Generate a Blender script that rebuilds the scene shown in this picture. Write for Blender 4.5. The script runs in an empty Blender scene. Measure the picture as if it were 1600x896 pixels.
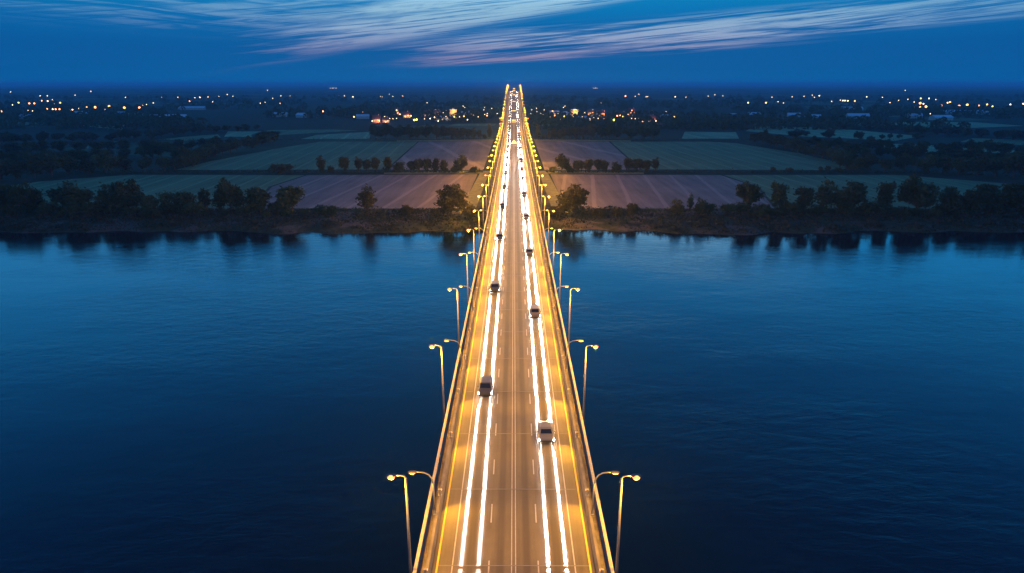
import bpy, math, random
from mathutils import Vector, Matrix
R = math.radians
random.seed(11)
sc = bpy.context.scene
col = sc.collection
# ------------------------------------------------------------------ camera
CAM_Z = 52.0; DECK = 9.0; LAND = 2.0
PITCH = R(16.55); FPX = 1067.0
cam = bpy.data.cameras.new('camera'); cam_o = bpy.data.objects.new('camera', cam); col.objects.link(cam_o)
cam.lens = 24.0; cam.sensor_width = 36.0; cam.clip_start = 0.5; cam.clip_end = 120000
cam_o.location = (0, 0, CAM_Z)
cam_o.rotation_euler = (math.pi/2 - PITCH, 0, R(0.16))
sc.camera = cam_o
sc.view_settings.view_transform = 'Standard'; sc.view_settings.look = 'None'
sc.view_settings.exposure = 0.0; sc.view_settings.gamma = 1.0; sc.view_settings.use_curve_mapping = False
sc.cycles.use_denoising = True
sc.cycles.max_bounces = 4; sc.cycles.diffuse_bounces = 2; sc.cycles.glossy_bounces = 3
sc.cycles.volume_bounces = 0; sc.cycles.sample_clamp_indirect = 2.0
sc.cycles.caustics_reflective = False; sc.cycles.caustics_refractive = False

# ------------------------------------------------------------------ node helper
class NT:
    def __init__(s, tree): s.t = tree; tree.nodes.clear()
    def n(s, kind, **kw):
        nd = s.t.nodes.new(kind)
        for k, v in kw.items():
            setattr(nd, k, v)
        return nd
    def link(s, a, b): s.t.links.new(a, b)
    def setin(s, sock, v):
        if isinstance(v, bpy.types.NodeSocket): s.link(v, sock)
        else: sock.default_value = v
    def m(s, op, a, b=0.0, c=None, clamp=False):
        nd = s.n('ShaderNodeMath', operation=op, use_clamp=clamp)
        s.setin(nd.inputs[0], a); s.setin(nd.inputs[1], b)
        if c is not None: s.setin(nd.inputs[2], c)
        return nd.outputs[0]
    def ss(s, x, a, b):           # smoothstep a..b
        nd = s.n('ShaderNodeMapRange', interpolation_type='SMOOTHSTEP')
        s.setin(nd.inputs['Value'], x); nd.inputs['From Min'].default_value = a; nd.inputs['From Max'].default_value = b
        return nd.outputs['Result']
    def mix(s, f, a, b, mode='MIX'):
        nd = s.n('ShaderNodeMix', data_type='RGBA', blend_type=mode)
        s.setin(nd.inputs[0], f); s.setin(nd.inputs[6], a); s.setin(nd.inputs[7], b)
        return nd.outputs[2]
    def ramp(s, f, stops, interp='LINEAR'):
        nd = s.n('ShaderNodeValToRGB'); cr = nd.color_ramp; cr.interpolation = interp
        while len(cr.elements) < len(stops): cr.elements.new(0.5)
        for e, (p, c) in zip(cr.elements, stops):
            e.position = p; e.color = (*c, 1)
        s.setin(nd.inputs[0], f); return nd.outputs[0]
    def xyz(s, x, y, z=0.0):
        nd = s.n('ShaderNodeCombineXYZ')
        for i, v in enumerate((x, y, z)): s.setin(nd.inputs[i], v)
        return nd.outputs[0]
    def noise(s, vec, scale, detail=4, rough=0.55, dist=0.0):
        nd = s.n('ShaderNodeTexNoise'); s.setin(nd.inputs['Vector'], vec)
        nd.inputs['Scale'].default_value = scale; nd.inputs['Detail'].default_value = detail
        nd.inputs['Roughness'].default_value = rough; nd.inputs['Distortion'].default_value = dist
        return nd.outputs['Fac']

def lin(r, g, b):
    f = lambda c: (c/255/12.92) if c <= 10 else ((c/255+0.055)/1.055)**2.4
    return (f(r), f(g), f(b))

# ------------------------------------------------------------------ world: dusk sky with cirrus
SUN_EL = -4.0; SUN_ROT = 0.0
world = bpy.data.worlds.new('World'); sc.world = world; world.use_nodes = True
w = NT(world.node_tree)
tc = w.n('ShaderNodeTexCoord'); sep = w.n('ShaderNodeSeparateXYZ'); w.link(tc.outputs['Generated'], sep.inputs[0])
X, Y, Z = sep.outputs
hor = w.m('SQRT', w.m('ADD', w.m('MULTIPLY', X, X), w.m('MULTIPLY', Y, Y)))
EL = w.m('MULTIPLY', w.m('ARCTAN2', Z, hor), 57.2958)          # degrees above horizon
AZ = w.m('MULTIPLY', w.m('ARCTAN2', X, Y), 57.2958)            # degrees right of the bridge axis
elf = w.m('DIVIDE', EL, 90.0, clamp=True)
base = w.ramp(elf, [(0.0, lin(0, 97, 163)), (0.012, lin(0, 92, 157)), (0.03, lin(0, 90, 156)), (0.05, lin(0, 104, 170)),
                    (0.072, lin(6, 126, 188)), (0.14, lin(34, 146, 214)), (0.24, lin(20, 116, 190)), (0.42, lin(8, 66, 140)), (1.0, lin(12, 62, 140))])
side = w.ss(w.m('ABSOLUTE', AZ), 12.0, 50.0)
base = w.mix(w.m('MULTIPLY', side, 0.22), base, (*lin(0, 72, 142), 1))
def streak(ca, ce, slope, sx, sy, seed, detail=5, dist=0.6):
    u = w.m('SUBTRACT', AZ, ca); v = w.m('SUBTRACT', EL, ce)
    vv = w.m('SUBTRACT', v, w.m('MULTIPLY', u, slope))
    vec = w.xyz(w.m('ADD', w.m('DIVIDE', u, sx), seed), w.m('DIVIDE', vv, sy), seed*1.7)
    return w.noise(vec, 1.0, detail, 0.6, dist), vv
def window(x, a, b, c, d):
    return w.m('MULTIPLY', w.ss(x, a, b), w.m('SUBTRACT', 1.0, w.ss(x, c, d)))
# right-hand fan of long streaks, climbing gently to the right
n1, v1 = streak(0, 1.55, 0.062, 12.0, 0.42, 3.1, 6)
m1 = w.m('MULTIPLY', window(AZ, -14, 0, 38, 52), w.m('MULTIPLY', w.ss(v1, 0.15, 0.75), w.m('SUBTRACT', 1.0, w.ss(v1, 1.7, 3.0))))
c1 = w.m('MULTIPLY', w.ss(n1, 0.39, 0.58), m1)
# the big bright sheet in the middle, climbing more steeply
n2, v2 = streak(0, 4.2, 0.17, 7.0, 0.62, 5.9, 6, 1.1)
wob = w.m('MULTIPLY', w.m('SUBTRACT', w.noise(w.xyz(w.m('DIVIDE', AZ, 9.0), w.m('DIVIDE', w.m('SUBTRACT', EL, w.m('MULTIPLY', AZ, 0.13)), 0.55), 4.4), 1.0, 4), 0.5), 30.0)
AZW = w.m('ADD', AZ, wob)
m2 = w.m('MULTIPLY', window(AZW, -20, -8, 10, 26), window(v2, 0.1, 1.1, 5, 9))
c2 = w.m('MULTIPLY', w.ss(n2, 0.20, 0.47), m2)
# small wisps upper left
n3, v3 = streak(-16, 4.9, -0.055, 9.0, 0.42, 15.2)
m3 = w.m('MULTIPLY', window(AZ, -60, -45, -13, -6), window(v3, -2.4, -0.4, 6, 9))
c3 = w.m('MULTIPLY', w.m('MULTIPLY', w.ss(n3, 0.40, 0.66), m3), 0.5)
# thin streaks low over the end of the road
n4, v4 = streak(0, 2.0, 0.055, 9.0, 0.26, 22.7, 4, 0.3)
m4 = w.m('MULTIPLY', window(AZ, -13, -3, 12, 26), window(v4, -0.55, -0.1, 0.25, 0.6))
c4 = w.m('MULTIPLY', w.ss(n4, 0.40, 0.62), m4)
cl = w.m('MAXIMUM', w.m('MAXIMUM', c1, c2), w.m('MAXIMUM', c3, c4))
gap, _ = streak(0, 3.0, 0.105, 11.0, 0.24, 31.0, 5, 0.8)
cl = w.m('MULTIPLY', cl, w.m('SUBTRACT', 1.0, w.m('MULTIPLY', w.ss(gap, 0.48, 0.62), 0.8)))
cl = w.m('MULTIPLY', cl, 0.98, clamp=True)
ccol = w.ramp(w.m('DIVIDE', EL, 7.0, clamp=True), [(0.0, lin(96, 108, 150)), (0.28, lin(138, 134, 172)), (0.5, lin(144, 164, 198)), (0.72, lin(142, 182, 210)), (1.0, lin(150, 200, 226))])
ccol = w.mix(w.m('MULTIPLY', w.ss(w.m('ABSOLUTE', AZ), 14.0, 40.0), 0.65), ccol, (*lin(40, 128, 186), 1))
skyc = w.mix(cl, base, ccol)
gain = w.ramp(elf, [(0.0, (.46, .46, .46)), (0.068, (.47, .47, .47)), (0.11, (.98, .98, .98)), (0.19, (1.0, 1.0, 1.0)), (0.29, (.78, .78, .78)), (0.40, (.52, .52, .52)), (1.0, (.72, .72, .72))])
skyc = w.mix(1.0, skyc, w.mix(1.0, gain, (2.2, 2.2, 2.2, 1), 'MULTIPLY'), 'MULTIPLY')
nish = w.n('ShaderNodeTexSky', sky_type='NISHITA'); nish.sun_disc = False
nish.sun_elevation = R(SUN_EL); nish.sun_rotation = R(SUN_ROT)
below = w.ss(EL, -0.6, 0.0)
skyc = w.mix(below, (*lin(0, 40, 84), 1), skyc)
bg1 = w.n('ShaderNodeBackground'); w.link(skyc, bg1.inputs[0]); bg1.inputs[1].default_value = 1.0
bg2 = w.n('ShaderNodeBackground'); w.link(nish.outputs[0], bg2.inputs[0]); bg2.inputs[1].default_value = 0.012
add = w.n('ShaderNodeAddShader'); w.link(bg1.outputs[0], add.inputs[0]); w.link(bg2.outputs[0], add.inputs[1])
wo = w.n('ShaderNodeOutputWorld'); w.link(add.outputs[0], wo.inputs[0])

# last pink light of the set sun, very weak and soft
sl = bpy.data.lights.new('sun', 'SUN'); sl.energy = 0.055; sl.angle = R(50); sl.color = (1.0, 0.52, 0.62)
so = bpy.data.objects.new('sun', sl); col.objects.link(so); so.rotation_euler = (R(38), 0, 0)

# ------------------------------------------------------------------ general helpers
def at(px, py, z=LAND):
    """world point at height z seen at photo pixel (1600 wide)"""
    d = Vector(((px-800)/FPX, -(py-448)/FPX, -1.0))
    d = cam_o.rotation_euler.to_matrix() @ d
    t = (z - CAM_Z)/d.z
    return Vector((d.x*t, d.y*t, z))
def mat(name, base, rough=0.7, metal=0.0, emit=None, estr=0.0, var=0.25, vscale=1.5, spec=0.5):
    m = bpy.data.materials.new(name); m.use_nodes = True
    t = NT(m.node_tree); b = t.n('ShaderNodeBsdfPrincipled'); o = t.n('ShaderNodeOutputMaterial'); t.link(b.outputs[0], o.inputs[0])
    b.inputs['Roughness'].default_value = rough; b.inputs['Metallic'].default_value = metal
    b.inputs['Specular IOR Level'].default_value = spec
    if var:
        g = t.n('ShaderNodeTexCoord')
        n = t.noise(g.outputs['Object'], vscale, 5)
        lo = tuple(c*(1-var) for c in base); hi = tuple(min(1, c*(1+var)) for c in base)
        t.link(t.ramp(n, [(0.3, lo), (0.7, hi)]), b.inputs['Base Color'])
    else: b.inputs['Base Color'].default_value = (*base, 1)
    if emit:
        b.inputs['Emission Color'].default_value = (*emit, 1); b.inputs['Emission Strength'].default_value = estr
        m.cycles.emission_sampling = 'NONE'
    return m
class MB:
    def __init__(s): s.v = []; s.f = []
    def add(s, vs, fs):
        k = len(s.v); s.v += [tuple(v) for v in vs]; s.f += [tuple(i+k for i in f) for f in fs]; return s
    def box(s, x0, x1, y0, y1, z0, z1):
        return s.add([(x0,y0,z0),(x1,y0,z0),(x1,y1,z0),(x0,y1,z0),(x0,y0,z1),(x1,y0,z1),(x1,y1,z1),(x0,y1,z1)],
                     [(0,3,2,1),(4,5,6,7),(0,1,5,4),(1,2,6,5),(2,3,7,6),(3,0,4,7)])
    def tube(s, pts, rads, n=8, cap=True):
        pts = [Vector(p) for p in pts]; k = len(s.v)
        for i, p in enumerate(pts):
            d = (pts[min(i+1, len(pts)-1)] - pts[max(i-1, 0)]).normalized()
            a = d.cross(Vector((0.31, 0.95, 0.02))).normalized(); b = d.cross(a)
            r = rads[i] if isinstance(rads, (list, tuple)) else rads
            for j in range(n):
                t = 2*math.pi*j/n; s.v.append(tuple(p + a*(r*math.cos(t)) + b*(r*math.sin(t))))
        for i in range(len(pts)-1):
            for j in range(n):
                s.f.append((k+i*n+j, k+i*n+(j+1) % n, k+(i+1)*n+(j+1) % n, k+(i+1)*n+j))
        if cap:
            s.f.append(tuple(k+j for j in range(n))[::-1]); e = k+(len(pts)-1)*n; s.f.append(tuple(e+j for j in range(n)))
        return s
    def ball(s, c, rx, ry, rz, n=10, m=6):
        k = len(s.v)
        for i in range(m+1):
            th = math.pi*i/m
            for j in range(n):
                ph = 2*math.pi*j/n
                s.v.append((c[0]+rx*math.sin(th)*math.cos(ph), c[1]+ry*math.sin(th)*math.sin(ph), c[2]+rz*math.cos(th)))
        for i in range(m):
            for j in range(n):
                s.f.append((k+i*n+j, k+(i+1)*n+j, k+(i+1)*n+(j+1) % n, k+i*n+(j+1) % n))
        return s
    def strip(s, left, right):
        k = len(s.v)
        for a, b in zip(left, right): s.v += [tuple(a), tuple(b)]
        for i in range(len(left)-1): s.f.append((k+2*i, k+2*i+1, k+2*i+3, k+2*i+2))
        return s
    def loft(s, rings, caps=True):
        k = len(s.v); n = len(rings[0])
        for r in rings: s.v += [tuple(p) for p in r]
        for i in range(len(rings)-1):
            for j in range(n):
                s.f.append((k+i*n+j, k+i*n+(j+1) % n, k+(i+1)*n+(j+1) % n, k+(i+1)*n+j))
        if caps:
            s.f.append(tuple(k+j for j in range(n))[::-1]); e = k+(len(rings)-1)*n; s.f.append(tuple(e+j for j in range(n)))
        return s
    def build(s, name, m, parent=None, smooth=False):
        me = bpy.data.meshes.new(name); me.from_pydata(s.v, [], s.f); me.update()
        if m: me.materials.append(m)
        if smooth: me.polygons.foreach_set('use_smooth', [True]*len(me.polygons))
        o = bpy.data.objects.new(name, me); col.objects.link(o)
        if parent: o.parent = parent
        return o
def tag(o, label=None, cat=None, group=None, kind=None):
    for k, v in (('label', label), ('category', cat), ('group', group), ('kind', kind)):
        if v: o[k] = v
    return o
def empty(name, loc, rz=0.0, scale=None):
    o = bpy.data.objects.new(name, None); col.objects.link(o); o.location = loc; o.rotation_euler = (0, 0, rz)
    if scale: o.scale = scale
    o.empty_display_size = 0.3
    return o
def kids_of(o): return [c for c in o.children]
def copy_tree(o, parent=None, only=None):
    c = o.copy(); col.objects.link(c); c.parent = parent
    for ch in kids_of(o):
        if only is None or ch.name.split('.')[0] in only: copy_tree(ch, c, only)
    return c
def light(name, kind, parent, loc, power, colr, radius=0.15, rot=None, spot=None, blend=0.5, scale=None):
    l = bpy.data.lights.new(name, kind); l.energy = power; l.color = colr; l.shadow_soft_size = radius
    if spot: l.spot_size = spot; l.spot_blend = blend
    o = bpy.data.objects.new(name, l); col.objects.link(o); o.parent = parent; o.location = loc
    if rot: o.rotation_euler = rot
    if scale: o.scale = scale
    return o
ORD = ['first','second','third','fourth','fifth','sixth','seventh','eighth','ninth','tenth','eleventh','twelfth','thirteenth','fourteenth','fifteenth','sixteenth','seventeenth','eighteenth','nineteenth']
TENS = ['','','twenty','thirty','forty','fifty','sixty','seventy']
TENTH = ['','','twentieth','thirtieth','fortieth','fiftieth','sixtieth','seventieth']
def ordw(i):   # 0 -> first
    if i < 19: return ORD[i]
    k = i+1
    return TENTH[k//10] if k % 10 == 0 else TENS[k//10]+'-'+ORD[k % 10-1]

# ------------------------------------------------------------------ materials
SODIUM = (1.0, 0.45, 0.02); WARM = (1.0, 0.66, 0.30); WHITE = (1.0, 0.90, 0.80)
M = {}
M['steel'] = mat('galvanised_steel', (0.32, 0.31, 0.30), 0.45, 0.6, var=0.15)
M['dark_steel'] = mat('dark_steel', (0.08, 0.08, 0.085), 0.5, 0.5, var=0.1)
M['concrete'] = mat('concrete', (0.25, 0.21, 0.15), 0.85, var=0.25, vscale=0.7)
M['walk'] = mat('walkway_concrete', (0.20, 0.17, 0.14), 0.9, var=0.3, vscale=0.9)
M['rail'] = mat('painted_parapet', (0.50, 0.44, 0.30), 0.6, var=0.15)
M['white_paint'] = mat('white_road_paint', (0.42, 0.40, 0.36), 0.6, var=0.12, vscale=3)
M['yellow_paint'] = mat('yellow_road_paint', (0.78, 0.55, 0.04), 0.6, var=0.12, vscale=3)
M['joint'] = mat('expansion_joint', (0.20, 0.18, 0.16), 0.55, 0.3, var=0.1)
M['bulb'] = mat('sodium_bulb', (0.8, 0.7, 0.5), 0.3, emit=(1.0, 0.25, 0.018), estr=3.4, var=0)
M['bulb_small'] = mat('amber_bulb', (0.8, 0.7, 0.5), 0.3, emit=(1.0, 0.30, 0.02), estr=3, var=0)
M['headlamp'] = mat('headlamp_glass', (0.9, 0.9, 0.9), 0.1, emit=(1.0, 0.90, 0.82), estr=60, var=0)
M['tail'] = mat('tail_lamp_glass', (0.35, 0.01, 0.01), 0.2, emit=(1, 0.03, 0.01), estr=1.5, var=0)
M['glass'] = mat('car_glass', (0.012, 0.014, 0.018), 0.06, var=0)
M['rubber'] = mat('tyre_rubber', (0.02, 0.02, 0.02), 0.8, var=0)
M['rim'] = mat('wheel_rim', (0.35, 0.35, 0.36), 0.35, 0.8, var=0)
M['trim'] = mat('black_trim', (0.025, 0.025, 0.027), 0.5, var=0)
M['bark'] = mat('bark', (0.075, 0.055, 0.04), 0.9, var=0.35, vscale=3)
M['lamp_warm'] = mat('far_lamp_warm', (0.8, 0.7, 0.5), 0.3, emit=(1.0, 0.36, 0.07), estr=6, var=0)
M['lamp_white'] = mat('far_lamp_white', (0.8, 0.8, 0.7), 0.3, emit=(1.0, 0.68, 0.36), estr=6, var=0)
M['lamp_orange'] = mat('far_lamp_orange', (0.8, 0.6, 0.4), 0.3, emit=(1.0, 0.36, 0.12), estr=8, var=0)
M['lamp_green'] = mat('far_lamp_green', (0.7, 0.8, 0.4), 0.3, emit=(0.85, 0.95, 0.10), estr=9, var=0)
M['window'] = mat('lit_window', (0.3, 0.25, 0.2), 0.2, emit=(1.0, 0.50, 0.16), estr=1.1, var=0)
M['plaster'] = mat('plaster_wall', (0.42, 0.38, 0.33), 0.85, var=0.15)
M['roof'] = mat('roof_tiles', (0.12, 0.075, 0.06), 0.8, var=0.25, vscale=2)
M['metal_roof'] = mat('pale_metal_roof', (0.55, 0.58, 0.60), 0.4, 0.1, var=0.12)
M['sign'] = mat('sign_and_canopy_glow', (0.6, 0.5, 0.3), 0.4, emit=(1.0, 0.62, 0.16), estr=1.8, var=0)
def foliage(name, a, b, c):
    m = bpy.data.materials.new(name); m.use_nodes = True; t = NT(m.node_tree)
    bs = t.n('ShaderNodeBsdfPrincipled'); o = t.n('ShaderNodeOutputMaterial')
    g = t.n('ShaderNodeTexCoord'); gi = t.n('ShaderNodeObjectInfo')
    n = t.noise(g.outputs['Object'], 1.1, 4)
    cc = t.ramp(n, [(0.30, a), (0.5, b), (0.72, c)])
    h = t.n('ShaderNodeHueSaturation'); t.link(cc, h.inputs['Color'])
    t.link(t.m('ADD', 0.75, t.m('MULTIPLY', gi.outputs['Random'], 0.5)), h.inputs['Value'])
    t.link(h.outputs[0], bs.inputs['Base Color']); bs.inputs['Roughness'].default_value = 0.75
    bs.inputs['Specular IOR Level'].default_value = 0.2
    tr = t.n('ShaderNodeBsdfTranslucent'); t.link(h.outputs[0], tr.inputs[0])
    mx = t.n('ShaderNodeMixShader'); mx.inputs[0].default_value = 0.25
    t.link(bs.outputs[0], mx.inputs[1]); t.link(tr.outputs[0], mx.inputs[2]); t.link(mx.outputs[0], o.inputs[0])
    return m
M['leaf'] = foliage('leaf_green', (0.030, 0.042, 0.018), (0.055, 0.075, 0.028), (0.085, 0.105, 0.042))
M['leaf_warm'] = foliage('leaf_olive', (0.055, 0.048, 0.018), (0.095, 0.082, 0.028), (0.13, 0.11, 0.04))  # warmer, lighter leaf copy near the bridge; lamplight put into its colour
M['reed'] = foliage('reed_grass', (0.030, 0.034, 0.018), (0.055, 0.055, 0.030), (0.09, 0.08, 0.048))

# ------------------------------------------------------------------ road profile
Y0, Y1 = -60.0, 1330.0
def rise(y):
    t = max(0.0, min(1.0, (y-470)/700.0)); s = t*t*(3-2*t)
    r = 30.5*s
    if y > 1180: r -= ((y-1180)/150.0)**2*6
    return r
def dz(y): return DECK + rise(y)
ys = [Y0 + i*6 for i in range(int((Y1-Y0)/6)+1)]
def ribbon(mb, x0, x1, y0, y1, off):
    yy = [y0] + [y for y in ys if y0+.01 < y < y1-.01] + [y1]
    mb.strip([(x0, y, dz(y)+off) for y in yy], [(x1, y, dz(y)+off) for y in yy])
def rbox(mb, x0, x1, z0, z1, y0=Y0, y1=Y1):
    yy = [y0] + [y for y in ys if y0+.01 < y < y1-.01] + [y1]
    mb.loft([[(x0, y, dz(y)+z0), (x1, y, dz(y)+z0), (x1, y, dz(y)+z1), (x0, y, dz(y)+z1)] for y in yy])

# ------------------------------------------------------------------ water
def make_water():
    m = bpy.data.materials.new('river_water'); m.use_nodes = True; t = NT(m.node_tree)
    b = t.n('ShaderNodeBsdfPrincipled'); o = t.n('ShaderNodeOutputMaterial'); t.link(b.outputs[0], o.inputs[0])
    b.inputs['Base Color'].default_value = (0.001, 0.006, 0.016, 1); b.inputs['Roughness'].default_value = 0.07
    b.inputs['IOR'].default_value = 1.333
    g = t.n('ShaderNodeTexCoord'); mp = t.n('ShaderNodeMapping'); t.link(g.outputs['Object'], mp.inputs[0])
    mp.inputs['Scale'].default_value = (0.55, 1.0, 1.0); mp.inputs['Rotation'].default_value = (0, 0, R(14))
    n1 = t.noise(mp.outputs[0], 0.42, 6, 0.66, 0.4); n2 = t.noise(mp.outputs[0], 0.06, 3, 0.5)
    calm = t.ss(t.noise(mp.outputs[0], 0.018, 3), 0.40, 0.62)
    h = t.m('ADD', t.m('MULTIPLY', n1, t.m('ADD', 0.30, t.m('MULTIPLY', calm, 0.95))), t.m('MULTIPLY', n2, 1.2))
    bp = t.n('ShaderNodeBump'); bp.inputs['Strength'].default_value = 0.34; bp.inputs['Distance'].default_value = 0.30
    t.link(h, bp.inputs['Height']); t.link(bp.outputs[0], b.inputs['Normal'])
    return m
wm = MB(); wm.add([(-4000, -1500, 0), (4000, -1500, 0), (4000, 256, 0), (-4000, 256, 0)], [(0, 1, 2, 3)])
WATER = make_water()
tag(wm.build('river_water', WATER), kind='structure')

# ------------------------------------------------------------------ land
from mathutils import noise as mnoise
def make_land_mat():
    m = bpy.data.materials.new('land_ground'); m.use_nodes = True; t = NT(m.node_tree)
    b = t.n('ShaderNodeBsdfPrincipled'); o = t.n('ShaderNodeOutputMaterial'); t.link(b.outputs[0], o.inputs[0])
    b.inputs['Roughness'].default_value = 0.95; b.inputs['Specular IOR Level'].default_value = 0.1
    g = t.n('ShaderNodeTexCoord')
    fine = t.noise(g.outputs['Object'], 0.35, 6, 0.65)
    soil = t.ss(t.noise(g.outputs['Object'], 0.045, 4, 0.6, 0.5), 0.50, 0.60)
    near = t.ramp(fine, [(0.3, (0.030, 0.036, 0.018)), (0.55, (0.060, 0.062, 0.032)), (0.75, (0.10, 0.09, 0.055))])
    near = t.mix(t.m('MULTIPLY', soil, 0.5), near, (0.19, 0.135, 0.11, 1))
    big = t.noise(g.outputs['Object'], 0.0022, 5, 0.6)
    vo = t.n('ShaderNodeTexVoronoi'); t.link(g.outputs['Object'], vo.inputs['Vector']); vo.inputs['Scale'].default_value = 0.0032
    sepc = t.n('ShaderNodeSeparateColor'); t.link(vo.outputs['Color'], sepc.inputs[0])
    patch = t.ramp(sepc.outputs[0], [(0.0, (0.020, 0.028, 0.014)), (0.45, (0.03, 0.04, 0.018)), (0.65, (0.075, 0.10, 0.045)), (1.0, (0.11, 0.085, 0.06))], 'CONSTANT')
    wood = t.mix(t.ss(big, 0.44, 0.56), (0.016, 0.024, 0.012, 1), patch)
    s = t.n('ShaderNodeSeparateXYZ'); t.link(g.outputs['Object'], s.inputs[0])
    c = t.mix(t.ss(s.outputs[1], 300.0, 420.0), near, wood)
    t.link(c, b.inputs['Base Color'])
    return m
def shore(x):
    return 245 + 7*mnoise.noise(Vector((x*0.018, 1.3, 0))) + 4.5*mnoise.noise(Vector((x*0.09, 7.7, 0)))
def land_z(x, y):
    s = y - shore(x)
    if s < 0: return max(-2.0, s*0.30)
    z = LAND*(1-math.exp(-s/5.0))
    if s > 20: z = LAND
    else:
        z += 0.35*mnoise.noise(Vector((x*0.11, y*0.11, 3)))*min(1, s/6)*max(0, 1-s/20)
    if y > 2600:
        k = min(1, (y-2600)/3000.0)
        z += k*7*mnoise.noise(Vector((x*0.00035, y*0.0005, 9)))
    return z
xs = []
x = 0.0; st = 2.2
while x < 30000:
    xs.append(x); st = 2.2 if x < 330 else st*1.22; x += st
xs.append(30000.0); xs = [-a for a in xs[:0:-1]] + xs
yl = [232, 236] + [238+1.4*i for i in range(24)] + [275, 290, 320, 360, 430, 520, 650, 800, 1000, 1250, 1600, 2000, 2600, 3100, 3700, 4400, 5200, 6500, 8000, 10000, 13000, 18000, 26000, 40000]
lm = MB(); nx = len(xs)
for yy in yl:
    for xx in xs: lm.v.append((xx, yy, land_z(xx, yy)))
for i in range(len(yl)-1):
    for j in range(nx-1):
        lm.f.append((i*nx+j, i*nx+j+1, (i+1)*nx+j+1, (i+1)*nx+j))
tag(lm.build('ground', make_land_mat(), smooth=True), kind='structure')

M['pond'] = mat('pond_water', (0.002, 0.006, 0.014), 0.12, var=0)
# fields
def field_mat(name, a, b, ang, scale):
    m = bpy.data.materials.new(name); m.use_nodes = True; t = NT(m.node_tree)
    bs = t.n('ShaderNodeBsdfPrincipled'); o = t.n('ShaderNodeOutputMaterial'); t.link(bs.outputs[0], o.inputs[0])
    bs.inputs['Roughness'].default_value = 0.95; bs.inputs['Specular IOR Level'].default_value = 0.1
    g = t.n('ShaderNodeTexCoord'); mp = t.n('ShaderNodeMapping'); t.link(g.outputs['Object'], mp.inputs[0])
    mp.inputs['Rotation'].default_value = (0, 0, ang); mp.inputs['Scale'].default_value = (1.0, 0.05, 1)
    rows = t.noise(mp.outputs[0], scale, 3, 0.6)
    bl = t.noise(g.outputs['Object'], 0.03, 4, 0.6)
    f = t.m('ADD', t.m('MULTIPLY', rows, 0.55), t.m('MULTIPLY', bl, 0.45))
    wv = t.n('ShaderNodeTexWave'); t.link(mp.outputs[0], wv.inputs['Vector']); wv.inputs['Scale'].default_value = 0.045; wv.inputs['Distortion'].default_value = 1.0
    tram = t.ss(wv.outputs['Fac'], 0.93, 0.99)
    c = t.ramp(f, [(0.34, a), (0.64, b)])
    c = t.mix(t.m('MULTIPLY', tram, 0.45), c, (*[min(1, q*1.5) for q in b], 1))
    t.link(c, bs.inputs['Base Color'])
    return m
M['plough'] = field_mat('ploughed_soil', (0.15, 0.112, 0.09), (0.26, 0.20, 0.16), R(62), 0.35)
M['plough2'] = field_mat('ploughed_soil_far', (0.135, 0.105, 0.085), (0.24, 0.185, 0.15), R(-80), 0.2)
M['grass'] = field_mat('green_crop', (0.09, 0.13, 0.06), (0.165, 0.21, 0.095), R(-55), 0.25)
M['grass2'] = field_mat('pale_crop', (0.16, 0.21, 0.10), (0.25, 0.31, 0.15), R(-70), 0.15)
M['verge'] = mat('verge_grass_lamplit', (0.19, 0.17, 0.055), 0.95, var=0.35, vscale=0.4)  # grass made yellower and lighter for the lamplight falling on it
def field(name, m, pts, lift=0.05):
    v = [at(px, py, LAND+lift) for px, py in pts]
    mb = MB(); mb.add(v, [tuple(range(len(v)))]); o = mb.build(name, m)
    if o.data.polygons[0].normal.z < 0: o.data.flip_normals()
    return tag(o, kind='structure')
def mx(pts): return [(1606-a, b) for a, b in pts]
P1 = [(425, 292), (480, 274), (746, 272.5), (722, 326), (395, 326)]
G1 = [(-120, 326), (-60, 300), (60, 284), (200, 273.5), (476, 274), (420, 292), (390, 326)]
P2 = [(606, 265), (655, 221.5), (771, 220), (755, 266)]
G2 = [(272, 266), (330, 252), (440, 231), (500, 221.5), (652, 221.5), (603, 265)]
field('ploughed_field', M['plough'], P1); field('ploughed_field', M['plough'], mx(P1))
field('green_field', M['grass'], G1); field('green_field', M['grass'], [(1215, 326), (1186, 292), (1131, 274), (1400, 273.5), (1500, 281), (1720, 300), (1760, 326)])
field('ploughed_field', M['plough2'], P2); field('ploughed_field', M['plough2'], mx(P2))
field('green_field', M['grass'], G2); field('green_field', M['grass'], [(1003, 265), (954, 221.5), (1106, 221.5), (1150, 224), (1250, 240), (1345, 262), (1300, 266)])
for pts, mm in (([(470, 217.5), (495, 211), (580, 206), (577, 217.5)], 'grass2'), ([(350, 214), (356, 205.5), (440, 205.5), (430, 214)], 'grass2'), ([(395, 209), (420, 203.5), (520, 202.5), (560, 204), (440, 211)], 'grass'),
                ([(125, 197), (140, 190.5), (198, 190), (190, 203)], 'grass2'), ([(10, 195), (20, 191), (70, 191), (66, 195)], 'grass'), ([(245, 218), (300, 213), (340, 210), (345, 215), (290, 220)], 'grass'),
                ([(1065, 217), (1070, 206), (1150, 207), (1155, 217)], 'grass2'), ([(1165, 205), (1180, 197), (1290, 199), (1440, 213), (1400, 220), (1250, 213)], 'grass2'),
                ([(1320, 196), (1340, 190.5), (1520, 191), (1600, 197), (1440, 203)], 'grass2'), ([(1350, 226), (1400, 225), (1510, 229), (1700, 238), (1700, 250), (1500, 246), (1420, 236)], 'grass2'),
                ([(1500, 222), (1520, 216), (1700, 222), (1700, 232)], 'grass'), ([(700, 197), (712, 193.5), (775, 193.5), (772, 197)], 'grass'), ([(834, 197), (836, 193.5), (896, 193.5), (900, 197)], 'grass')):
    field('pasture_field', M[mm], pts, 0.06)
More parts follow.
